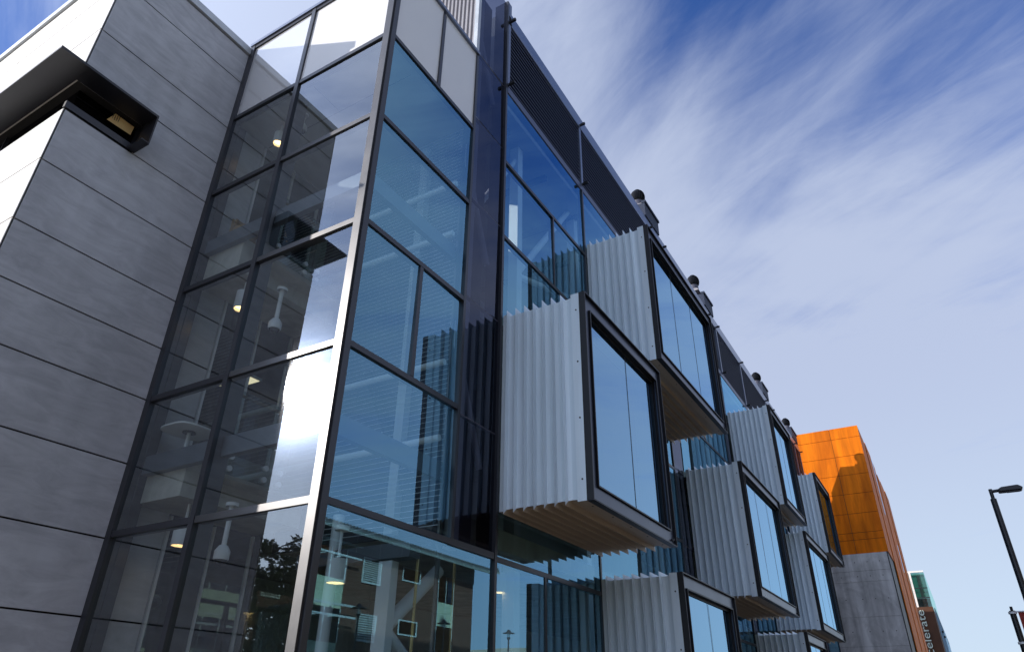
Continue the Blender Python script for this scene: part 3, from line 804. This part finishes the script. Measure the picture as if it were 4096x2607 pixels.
# street side: panels between vertical slots
YE = 11.9
slots = [Y0 + .0067, 8.95, 9.55, 10.1, 10.75, 11.3, YE]
for i, (a, b) in enumerate(zip(slots, slots[1:])):
    px = U(OX) + .04 * (i % 2)
    bot = Z(OZ[-1]) if i == 0 else (Z(.1) if i % 2 else Z(.5))
    zz = [Z(OZ[0]) - (.0 if i != 3 else .5)]
    while zz[-1] - 1.28 > bot: zz.append(zz[-1] - 1.28)
    zz.append(bot)
    for q0, q1 in zip(zz, zz[1:]):
        mb.box(px - .05, px, U(a) + (.0 if i == 0 else .10), U(b) - .16, q1 + .012, q0 - (.012 if q0 != zz[0] else 0))
obj('cladding', mb, M['orange'], ob)
mb = MB(); mb.box(U(-2.9), U(OX) - .06, U(Y0) + .042, U(YE), Z(.0), Z(OZ[0]) - .03); obj('core', mb, M['rust'], ob)
# dark glazed slots with bright reflections
for i, (y, za, zb) in enumerate(((9.6, 2.2, 2.9), (10.8, 1.7, 2.05), (11.35, 1.1, 1.5), (11.85, .7, 1.0))):
    mb = MB(); xx = U(OX) + .02
    mb.face([(xx, U(y) - .1, Z(za)), (xx, U(y) + .75, Z(za)), (xx, U(y) + .75, Z(zb)), (xx, U(y) - .1, Z(zb))]); obj('window', mb, M['glassP'], ob)
# concrete blade wall below
CZ = [-.2667, .10, .64 * k, .919 * k, 1.264 * k, 1.373 * k, 1.551 * k]
mb = MB()
cx1 = U(-.418)
for a, b in zip(CZ, CZ[1:]):
    for p, q in ((cx1, U(-.82)), (U(-.82), U(-1.5)), (U(-1.5), U(-2.2))):
        mb.box(q + .004, p - (.004 if p != cx1 else 0), U(Y0) - .05, U(Y0) + 1.9, Z(a) + .006, Z(b) - .006)
obj('base_wall', mb, M['conc'], ob)
mb = MB()
for a, b in zip(CZ[1:], CZ[2:]):
    for xx in (-.50, -.62, -.74, -.9, -1.02):
        mb.tube((U(xx), U(Y0) - .046, (Z(a) + Z(b)) / 2), (U(xx), U(Y0) - .054, (Z(a) + Z(b)) / 2), .03, n=8)
obj('tie_holes', mb, M['rust'], ob)

# ================================================================== GREEN GLASS BUILDING WITH SIGN WALL
GY = 14.0
gb = thing('green_glass_building', 'small green-tinted glass tower above a brown sign wall, beyond the orange building', 'building', (U(-.23), U(GY), 0))
gx0, gx1 = -.55, -.225
zt, zb, zm1, zm2 = GY * .1555, GY * .116, GY * .1375, GY * .1265
mb = MB(); mb.face([(U(gx0), U(GY), Z(zb)), (U(gx1), U(GY), Z(zb)), (U(gx1), U(GY), Z(zt)), (U(gx0), U(GY), Z(zt))])
mb.face([(U(gx1), U(GY), Z(zb)), (U(gx1), U(GY + 4), Z(zb)), (U(gx1), U(GY + 4), Z(zt)), (U(gx1), U(GY), Z(zt))]); obj('glass_front', mb, M['teal'], gb)
mb = MB(); mb.box(U(gx0), U(gx1) - .05, U(GY) + .5, U(GY) + .6, Z(zm2), Z(zt) - .1); obj('green_blind', mb, paint('teal_blind', (.16, .36, .30), .7), gb)
mb = MB(); mb.box(U(gx0), U(gx1) - .05, U(GY) + .7, U(GY) + .8, Z(zb), Z(zm2)); obj('dark_room', mb, M['rust'], gb)
mb = MB(); mb.box(U(-.455), U(-.425), U(GY) - .12, U(GY) - .02, Z(zb), Z(zt)); obj('white_mullion', mb, M['pale'], gb)
mb = MB(); mb.box(U(gx0), U(gx1), U(GY) - .06, U(GY) - .02, Z(zt) - .02, Z(zt) + .14); obj('roof_trim', mb, M['pale'], gb)
mb = MB(); mb.box(U(gx0), U(gx1), U(GY) - .05, U(GY) - .01, Z(zm1) - .05, Z(zm1) + .02); mb.box(U(gx0), U(gx1), U(GY) - .05, U(GY) - .01, Z(zm2) - .04, Z(zm2) + .04); obj('transom', mb, M['frame'], gb)
mb = MB(); mb.box(U(-.515), U(gx1), U(GY) - .3, U(GY) + 20, 0, Z(zb) - .005); obj('sign_wall', mb, M['sign'], gb)
mb = MB(); mb.box(U(-.62), U(-.515), U(GY) - .25, U(GY) + 5, 0, Z(zb) - .02); obj('grey_wall', mb, M['grey'], gb)
tx_ = text_bm('accelerate', 1.0, .05)
wmax = max(v.co.x for v in tx_.bm.verts)
for v in tx_.bm.verts:
    c = v.co.copy(); v.co = Vector((U(-.372) - c.y * .95, U(GY) - .36 - c.z, Z(1.575) + (c.x - wmax) * 5.15 / wmax))
obj('sign_lettering', tx_, M['letter'], gb)
mb = MB()
for q in range(11):
    zz = Z(zb) - .8 - q * .78; hh = (.5, .3, .55, .3, .6)[q % 5]
    mb.box(U(-.60) + .02, U(-.575), U(GY) - .5, U(GY) - .26, zz - hh, zz)
obj('edge_lettering', mb, M['letter'], gb)
# glass wind screen beyond it
gs = thing('glass_screen', 'pale see-through cable-hung glass screen beside the brown sign wall', 'screen', (U(-.22), U(GY + .6), 0))
mb = MB(); xx = U(-.215)
mb.face([(xx, U(GY + .3), 0), (xx, U(GY + 7.5), 0), (xx, U(GY + 7.5), Z(zb) - .0), (xx, U(GY + .3), Z(zb))]); obj('screen_glass', mb, M['mesh'], gs)
mb = MB()
for q in range(8): mb.box(xx, xx + .08, U(GY + .35 + q * 1.0), U(GY + .35 + q * 1.0) + .1, 0, Z(zb))
mb.box(xx, xx + .08, U(GY + .3), U(GY + 7.5), Z(zb), Z(zb) + .1); obj('cables', mb, paint('steel_cable', (.25, .38, .5), .4, .5), gs)
for q in (1.3, 2.3):
    mb = MB(); mb.lathe((xx + .12, U(GY + q), Z(zb) - 1.6), [(0, -.14), (.14, 0), (0, .14)], 10); obj('glass_fixing', mb, M['post'], gs)

# ================================================================== STREET FURNITURE
def street_light(x, y, h, label, group=None, k=1.0):
    t = thing('street_lamp', label, 'street lamp', (x, y, .13), group)
    mb = MB(); mb.tube((x, y, .13), (x, y, h - .25), .10 * k, .085 * k, 14); obj('pole', mb, M['post'], t, True)
    mb = MB(); mb.tube((x, y, h - .25), (x, y, h + .06), .055 * k, n=10); mb.tube((x - .05, y, h - .02), (x + .30, y, h + .0), .05 * k, n=10); obj('arm', mb, M['post'], t, True)
    mb = MB()
    mb.prism([(x + .2, h - .08), (x + .82, h - .08), (x + .86, h + .0), (x + .74, h + .09), (x + .3, h + .07), (x + .2, h + .02)], 1, y - .15, y + .15); obj('lamp_head', mb, M['post'], t, bevel=.03)
    mb = MB(); mb.box(x + .42, x + .76, y - .10, y + .10, h - .092, h - .081); obj('lens', mb, M['lens'], t)
    mb = MB(); mb.box(x + .06, x + .45, y - .02, y + .02, h - 3.05, h - 2.97); obj('side_bracket', mb, M['post'], t)
    return t
ly = 26.4
street_light(.078 * ly, ly, .2415 * ly + 1.6, 'tall black street lamp with a flat head, close against the sky at right')
def banner_pole(y):
    x = .0605 * y; h = .112 * y + 1.6
    t = thing('banner_pole', 'slim black pole carrying a red banner, at the right picture edge', 'pole', (x, y, .13))
    mb = MB(); mb.tube((x, y, .13), (x, y, h - .12), .09, .085, 12); mb.tube((x, y, h - .12), (x, y, h), .04, n=8); obj('pole', mb, M['post'], t, True)
    for zz in (.1065 * y + 1.6, .0755 * y + 1.6):
        mb = MB(); mb.tube((x, y, zz), (x + 1.25, y, zz), .022, n=8); mb.tube((x, y, zz - .06), (x, y, zz - .0), .115, n=12); obj('arm', mb, M['slat'], t)
    b0, b1 = .0755 * y + 1.63, .1065 * y + 1.58
    mb = MB(); n = 8
    vs = []
    for i in range(n + 1):
        xx = x + .14 + 1.05 * i / n; yy = y + .025 * math.sin(i * .9)
        vs.append(((xx, yy, b0), (xx, yy, b1)))
    for p, q in zip(vs, vs[1:]): mb.face([p[0], q[0], q[1], p[1]])
    ban = obj('banner', mb, M['red'], t, True)
    mb = MB(); cxx, czz = x + .33, b1 - .17
    mb.tube((cxx, y - .03, czz), (cxx, y - .034, czz), .085, n=20)
    o = 16
    for i in range(o):
        a0, a1 = 2 * math.pi * i / o, 2 * math.pi * (i + 1) / o
        f = lambda a, r: (x + .66 + r * .75 * math.cos(a), y - .032, b1 - .40 + r * math.sin(a))
        mb.face([f(a0, .30), f(a1, .30), f(a1, .18), f(a0, .18)])
    obj('emblem', mb, M['white'], ban)
    tb = text_bm('Com', .34, .002)
    for v in tb.bm.verts:
        c = v.co.copy(); v.co = Vector((x + .62 + c.y * .9, y - .033 - c.z, b0 + .92 - c.x))
    obj('banner_lettering', tb, M['white'], ban)
banner_pole(27.0)
def far_light(px, py, pz, label):
    t = thing('street_lamp', label, 'street lamp', (px, py, .13))
    mb = MB(); mb.tube((px, py, .13), (px, py, pz - .05), .08, n=10); obj('pole', mb, M['post'], t)
    mb = MB(); mb.prism([(px - .05, pz - .05), (px + .5, pz - .08), (px + .95, pz - .1), (px + 1.0, pz + .02), (px + .6, pz + .1), (px - .05, pz + .03)], 1, py - .14, py + .14); obj('lamp_head', mb, M['post'], t)
far_light(.0352 * 66, 66, .0625 * 66 + 1.6, 'distant small street lamp head at the bottom edge, between the sign wall and the banner')
far_light(.0565 * 58, 58, .0615 * 58 + 1.6, 'distant street lamp head at the bottom right corner under the banner pole')

# ================================================================== ACROSS THE STREET (seen only as reflections)
bb = thing('brick_building', 'brown brick building with sage panels, sunshades and louvres, reflected in the lower glass', 'building', (16, 42.2, 0))
BX = 16.0
mb = MB(); mb.box(BX, BX + 14, -60, 42.2, 0, 9.3); obj('wall', mb, M['brick'], bb)
mb = MB(); mb.box(BX - .03, BX + 14, -60, 42.25, 9.3, 10.35); obj('upper_panel', mb, M['soffit'], bb)
mb = MB()
for yy in range(-60, 43, 2): mb.box(BX - .04, BX - .031, yy - .012, yy + .012, 9.3, 10.35)
obj('panel_joint', mb, M['wframe'], bb)
mb = MB(); mb.prism([(BX - 1.5, 9.98), (BX - 1.5, 10.15), (BX + 7, 12.2), (BX + 15, 10.7), (BX + 15, 10.5), (BX + 7, 12.0), (BX - .03, 10.36)], 1, -61, 42.3)
obj('roof', mb, M['roof'], bb)
mb = MB()
yy = -61
while yy < 42.2: mb.box(BX - 1.56, BX - 1.4, yy, yy + .12, 10.15, 10.22); yy += .26
obj('roof_ribs', mb, M['roof'], bb)
mb = MB(); mb.box(BX - 1.55, BX - 1.502, -61, 42.3, 9.85, 10.0); obj('gutter', mb, M['soffit'], bb)
for y0 in (26.9 - 15.2 * 5 + 0, 26.9 - 15.2 * 4, 26.9 - 15.2 * 3, 26.9 - 15.2 * 2, 26.9 - 15.2, 26.9):
    y1 = y0 + 2.4; ya = y0 - 2.4
    for z0, z1 in ((6.25, 7.7), (3.2, 4.6), (.4, 1.6)):
        mb = MB(); mb.box(BX - .05, BX - .01, ya, y1, z0, z1); obj('sage_panel', mb, M['cream'], bb)
    for z0, z1 in ((7.7, 9.28), (4.6, 6.25), (1.6, 3.2)):
        mb = MB(); mb.box(BX - .045, BX - .012, ya, y1, z0, z1); wn = obj('window', mb, M['wglass'], bb)
        mb = MB()
        for q in range(5): mb.box(BX - .07, BX - .046, ya + (y1 - ya) * q / 4 - .03, ya + (y1 - ya) * q / 4 + .03, z0, z1)
        obj('frame', mb, M['wframe'], wn)
    for zc in (9.42, 8.75, 6.3, 5.75):
        mb = MB(); mb.box(BX - .75, BX - .66, ya - .3, y1 + .5, zc, zc + .1)
        for q in range(4): mb.box(BX - .7, BX - .01, ya + 1.2 * q + .3, ya + 1.2 * q + .36, zc + .02, zc + .08)
        obj('sunshade', mb, M['wframe'], bb)
    for z0, z1 in ((7.8, 9.2), (4.82, 6.2), (1.8, 3.1)):
        for yl in (y0 + 3.85, ):
            mb = MB(); q = z0 + .06
            mb.ring_yz(BX - .08, BX - .01, yl - .05, yl + 1.5, z0, z1, .06, .06)
            while q < z1 - .08: mb.box(BX - .07, BX - .012, yl + .01, yl + 1.44, q, q + .055); q += .115
            obj('louvre', mb, M['wframe'], bb)
    for z0, z1 in ((8.45, 9.2), (5.45, 6.22), (2.4, 3.2)):
        mb = MB(); mb.box(BX - .04, BX - .01, y0 + 7.4, y0 + 9.15, z0, z1); wn = obj('window', mb, M['wglass'], bb)
        mb = MB(); mb.ring_yz(BX - .07, BX - .041, y0 + 7.36, y0 + 9.19, z0 - .04, z1 + .04, .08, .08); obj('frame', mb, M['wframe'], wn)
    mb = MB(); mb.box(BX - .04, BX - .01, y0 + 11.05, y0 + 12.8, .3, 9.3); wn = obj('window', mb, M['wglass'], bb)
    mb = MB(); mb.box(BX - .07, BX - .041, y0 + 11.05, y0 + 12.8, 6.25, 7.66); mb.box(BX - .07, BX - .041, y0 + 11.05, y0 + 12.8, 2.9, 4.4); obj('sage_panel', mb, M['cream'], wn)
    mb = MB()
    for q in (11.02, 11.9, 12.78): mb.box(BX - .085, BX - .072, y0 + q, y0 + q + .05, .3, 9.3)
    obj('frame', mb, M['wframe'], wn)
# black lantern posts along the far pavement
def lantern(x, y, h, label):
    t = thing('lantern_post', label, 'lantern', (x, y, .13), 'lantern posts across the street')
    mb = MB(); mb.tube((x, y, .13), (x, y, h - .62), .07, .05, 12); obj('pole', mb, M['post'], t, True)
    mb = MB(); mb.lathe((x, y, h - .62), [(.06, 0), (.12, .05), (.12, .12), (.06, .14)], 14); obj('collar', mb, M['post'], t, True)
    mb = MB(); mb.lathe((x, y, h - .48), [(.10, 0), (.11, .24), (0, .24)], 14); obj('glass', mb, M['glassI'], t, True)
    mb = MB(); mb.lathe((x, y, h - .25), [(.42, 0), (.40, .03), (.15, .10), (.13, .17), (.06, .23), (0, .25)], 20); obj('hat', mb, M['post'], t, True)
    return t
l0 = lantern(14.0, 28.6, 6.35, 'black lantern post reflected before the brick louvres')
dup(l0, (14.0, 36.1, .13), 'black lantern post reflected before the sage window strip')
dup(l0, (14.0, 43.0, .13), 'black lantern post reflected against open sky beside the brick building')
# low beige building further along
lb = thing('beige_building', 'low beige building with a jutting flat roof, reflected in the lower panes', 'building', (30, 75, 0))
mb = MB(); mb.box(29, 50, 66, 175, 0, 6.2); obj('wall', mb, M['beige'], lb)
mb = MB(); mb.box(27, 50, 70.5, 175, 6.9, 7.5); obj('flat_roof', mb, M['beige'], lb)
# tree
def tree(x, y, h, r, label, seed):
    rr = random.Random(seed)
    t = thing('broadleaf_tree', label, 'tree', (x, y, 0), 'broad trees behind the viewer')
    mb = MB(); base = Vector((x, y, 0)); top = Vector((x + .4, y, h * .45))
    mb.tube(base, top, .32, .2, 10)
    limbs = []
    for k in range(9):
        a = k * 2.4; el = rr.uniform(.5, 1.2)
        e = top + Vector((math.cos(a) * math.cos(el), math.sin(a) * math.cos(el), math.sin(el))) * h * rr.uniform(.25, .42)
        s0 = base.lerp(top, rr.uniform(.7, 1)); mb.tube(s0, e, .11, .04, 7); limbs.append(e)
    obj('trunk', mb, M['bark'], t, True)
    mb = MB()
    clumps = [Vector((x + rr.gauss(0, 1) * r * .48, y + rr.gauss(0, 1) * r * .48, h * .50 + rr.gauss(0, 1) * h * .22)) for _ in range(210)] + limbs
    for c in clumps:
        cr_ = rr.uniform(.6, 1.25)
        if c.z > h - cr_: c.z = h - cr_
        for _ in range(75):
            d = Vector((rr.gauss(0, 1), rr.gauss(0, 1), rr.gauss(0, .8))).normalized() * cr_ * rr.uniform(.5, 1)
            p = c + d; s = rr.uniform(.16, .34)
            u = Vector((rr.gauss(0, 1), rr.gauss(0, 1), rr.gauss(0, 1))).normalized(); w = u.orthogonal().normalized()
            mb.face([p - u * s, p + w * s * .5, p + u * s, p - w * s * .5])
    obj('crown', mb, M['leaf'], t)
    return t
t0 = tree(-40.5, -25, 13.2, 5.5, 'dark round-topped tree reflected at the foot of the corner glass', 3)
dup(t0, (-62, -30, 0), 'dark tree standing left of the reflected round-topped tree')

# ================================================================== CAMERA
cam = bpy.data.cameras.new('camera'); co = bpy.data.objects.new('camera', cam); C.objects.link(co)
f, yaw, pitch, roll = 2730.38, .543485, .515568, -.014309
fw = Vector((-math.sin(yaw) * math.cos(pitch), math.cos(yaw) * math.cos(pitch), math.sin(pitch)))
r_ = fw.cross(Vector((0, 0, 1))).normalized(); d_ = fw.cross(r_)
r2 = math.cos(roll) * r_ + math.sin(roll) * d_; d2 = -math.sin(roll) * r_ + math.cos(roll) * d_
mw = Matrix((r2, -d2, -fw)).transposed().to_4x4(); mw.translation = (0, 0, 1.6)
co.matrix_world = mw
cam.sensor_width = 36; cam.lens = f / 4096 * 36; cam.clip_start = .05; cam.clip_end = 3000
bpy.context.scene.camera = co

# ================================================================== LIGHT
SUN = Vector((-.705, -.592, .390)).normalized()
elev = math.asin(SUN.z); rot = math.atan2(SUN.x, SUN.y)
sl = bpy.data.lights.new('sun', 'SUN'); sl.energy = 5.0; sl.angle = math.radians(.5); sl.color = (1, .94, .86)
so = bpy.data.objects.new('sun', sl); C.objects.link(so)
so.rotation_euler = SUN.to_track_quat('Z', 'Y').to_euler(); so.location = SUN * 50

w = bpy.data.worlds.new('World'); bpy.context.scene.world = w; w.use_nodes = True
n, l = w.node_tree.nodes, w.node_tree.links; n.clear()
out = n.new('ShaderNodeOutputWorld'); bg = n.new('ShaderNodeBackground'); bg.inputs['Strength'].default_value = .15
sky = n.new('ShaderNodeTexSky'); sky.sky_type = 'NISHITA'; sky.sun_disc = False
sky.sun_elevation = elev; sky.sun_rotation = rot; sky.air_density = 1.0; sky.dust_density = .6; sky.ozone_density = 3.0
tc = n.new('ShaderNodeTexCoord')
def math_(op, a=None, b=None, c=None, clamp=False):
    q = n.new('ShaderNodeMath'); q.operation = op; q.use_clamp = clamp
    for i, v in enumerate((a, b, c)):
        if v is None: continue
        if isinstance(v, (int, float)): q.inputs[i].default_value = v
        else: l.new(v, q.inputs[i])
    return q.outputs[0]
def dot_(vec):
    q = n.new('ShaderNodeVectorMath'); q.operation = 'DOT_PRODUCT'; q.inputs[1].default_value = Vector(vec).normalized()
    l.new(tc.outputs['Generated'], q.inputs[0]); return q.outputs['Value']
def ramp_(v, a, b, c=0.0, d=1.0):
    q = n.new('ShaderNodeMapRange'); q.interpolation_type = 'SMOOTHSTEP'
    q.inputs['From Min'].default_value = a; q.inputs['From Max'].default_value = b; q.inputs['To Min'].default_value = c; q.inputs['To Max'].default_value = d
    l.new(v, q.inputs['Value']); return q.outputs[0]
sx = n.new('ShaderNodeSeparateXYZ'); l.new(tc.outputs['Generated'], sx.inputs[0])
zz = math_('ADD', math_('MAXIMUM', sx.outputs['Z'], 0.0), .18)
cx = n.new('ShaderNodeCombineXYZ')
l.new(math_('DIVIDE', sx.outputs['X'], zz), cx.inputs['X']); l.new(math_('DIVIDE', sx.outputs['Y'], zz), cx.inputs['Y'])
def noise_(rotz, scale, sc, detail, dist, rough=.6, loc=(0, 0, 0)):
    m0 = n.new('ShaderNodeMapping'); m0.inputs['Rotation'].default_value = (0, 0, rotz)
    mp = n.new('ShaderNodeMapping'); mp.inputs['Scale'].default_value = scale; mp.inputs['Location'].default_value = loc
    no = n.new('ShaderNodeTexNoise'); no.inputs['Scale'].default_value = sc; no.inputs['Detail'].default_value = detail
    no.inputs['Roughness'].default_value = rough; no.inputs['Distortion'].default_value = dist
    l.new(cx.outputs[0], m0.inputs['Vector']); l.new(m0.outputs[0], mp.inputs['Vector']); l.new(mp.outputs[0], no.inputs['Vector']); return no.outputs['Fac']
RZ = math.radians(28)
n1 = noise_(RZ, (.50, 1, 1), 1.9, 10, .9, .55)
n2 = noise_(RZ, (.30, 1.2, 1), 6.5, 8, .9, .64, (3, 1, 0))
dens = math_('ADD', math_('MULTIPLY', n1, .70), math_('MULTIPLY', n2, .30))
# thinner cloud towards the deep-blue quarter up the street, thicker near the horizon
blue = math_('MAXIMUM', ramp_(dot_((.13, .62, .775)), .90, 1.0), math_('MULTIPLY', ramp_(dot_((-.80, .10, .59)), .955, .995), .75))
dens = math_('ADD', math_('SUBTRACT', dens, math_('MULTIPLY', blue, .32)), .19)
dens = math_('SUBTRACT', dens, ramp_(sx.outputs['Y'], .1, -.4, 0.0, .06))
dens = math_('SUBTRACT', dens, ramp_(sx.outputs['X'], .22, .50, 0.0, .03))
hor = ramp_(sx.outputs['Z'], .05, .45, .14, 0.0)
dens = math_('ADD', dens, hor)
dens = math_('ADD', dens, math_('MULTIPLY', ramp_(dot_((.02, .80, .60)), .93, .995), .07))
mask = ramp_(dens, .31, .73)
haze = ramp_(sx.outputs['Z'], .0, .42, .70, 0.0)
mask = math_('MAXIMUM', math_('MULTIPLY', mask, .92), haze)
# blue sky: Nishita, graded a little deeper
gr = n.new('ShaderNodeMix'); gr.data_type = 'RGBA'; gr.blend_type = 'MULTIPLY'; gr.inputs['Factor'].default_value = 1
l.new(sky.outputs[0], gr.inputs[6]); gr.inputs[7].default_value = (.40, .69, 1.24, 1)
# cirrus lit by the sun, brighter towards it
toward = dot_(SUN)
halo = math_('POWER', math_('MAXIMUM', toward, 0.0), 10)
halo2 = math_('POWER', math_('MAXIMUM', toward, 0.0), 600)
gain = math_('ADD', math_('ADD', 1.0, math_('MULTIPLY', math_('POWER', math_('MAXIMUM', toward, 0.0), 2.5), 1.25)), math_('ADD', math_('MULTIPLY', halo, .8), math_('MULTIPLY', halo2, 34.0)))
cl = n.new('ShaderNodeMix'); cl.data_type = 'RGBA'; cl.inputs['Factor'].default_value = 0
l.new(haze, cl.inputs['Factor']); cl.inputs[6].default_value = (3.6, 4.1, 5.35, 1); cl.inputs[7].default_value = (4.7, 5.7, 6.4, 1)
cs = n.new('ShaderNodeVectorMath'); cs.operation = 'SCALE'; l.new(cl.outputs[2], cs.inputs[0]); l.new(gain, cs.inputs['Scale'])
mixs = n.new('ShaderNodeMix'); mixs.data_type = 'RGBA'
l.new(math_('MAXIMUM', mask, math_('MULTIPLY', halo, .35)), mixs.inputs['Factor']); l.new(gr.outputs[2], mixs.inputs[6]); l.new(cs.outputs[0], mixs.inputs[7])
l.new(mixs.outputs[2], bg.inputs['Color']); l.new(bg.outputs[0], out.inputs['Surface'])

# ================================================================== RENDER SETTINGS
sc = bpy.context.scene
sc.render.engine = 'CYCLES'
sc.view_settings.view_transform = 'Standard'; sc.view_settings.look = 'None'; sc.view_settings.exposure = 0
sc.cycles.max_bounces = 10; sc.cycles.glossy_bounces = 6; sc.cycles.diffuse_bounces = 3; sc.cycles.transmission_bounces = 4; sc.cycles.transparent_max_bounces = 16
sc.cycles.sample_clamp_indirect = 6
sc.cycles.caustics_reflective = False; sc.cycles.caustics_refractive = False
try:
    sc.cycles.use_denoising = True; sc.cycles.denoiser = 'OPENIMAGEDENOISE'
except Exception as e: print(e)
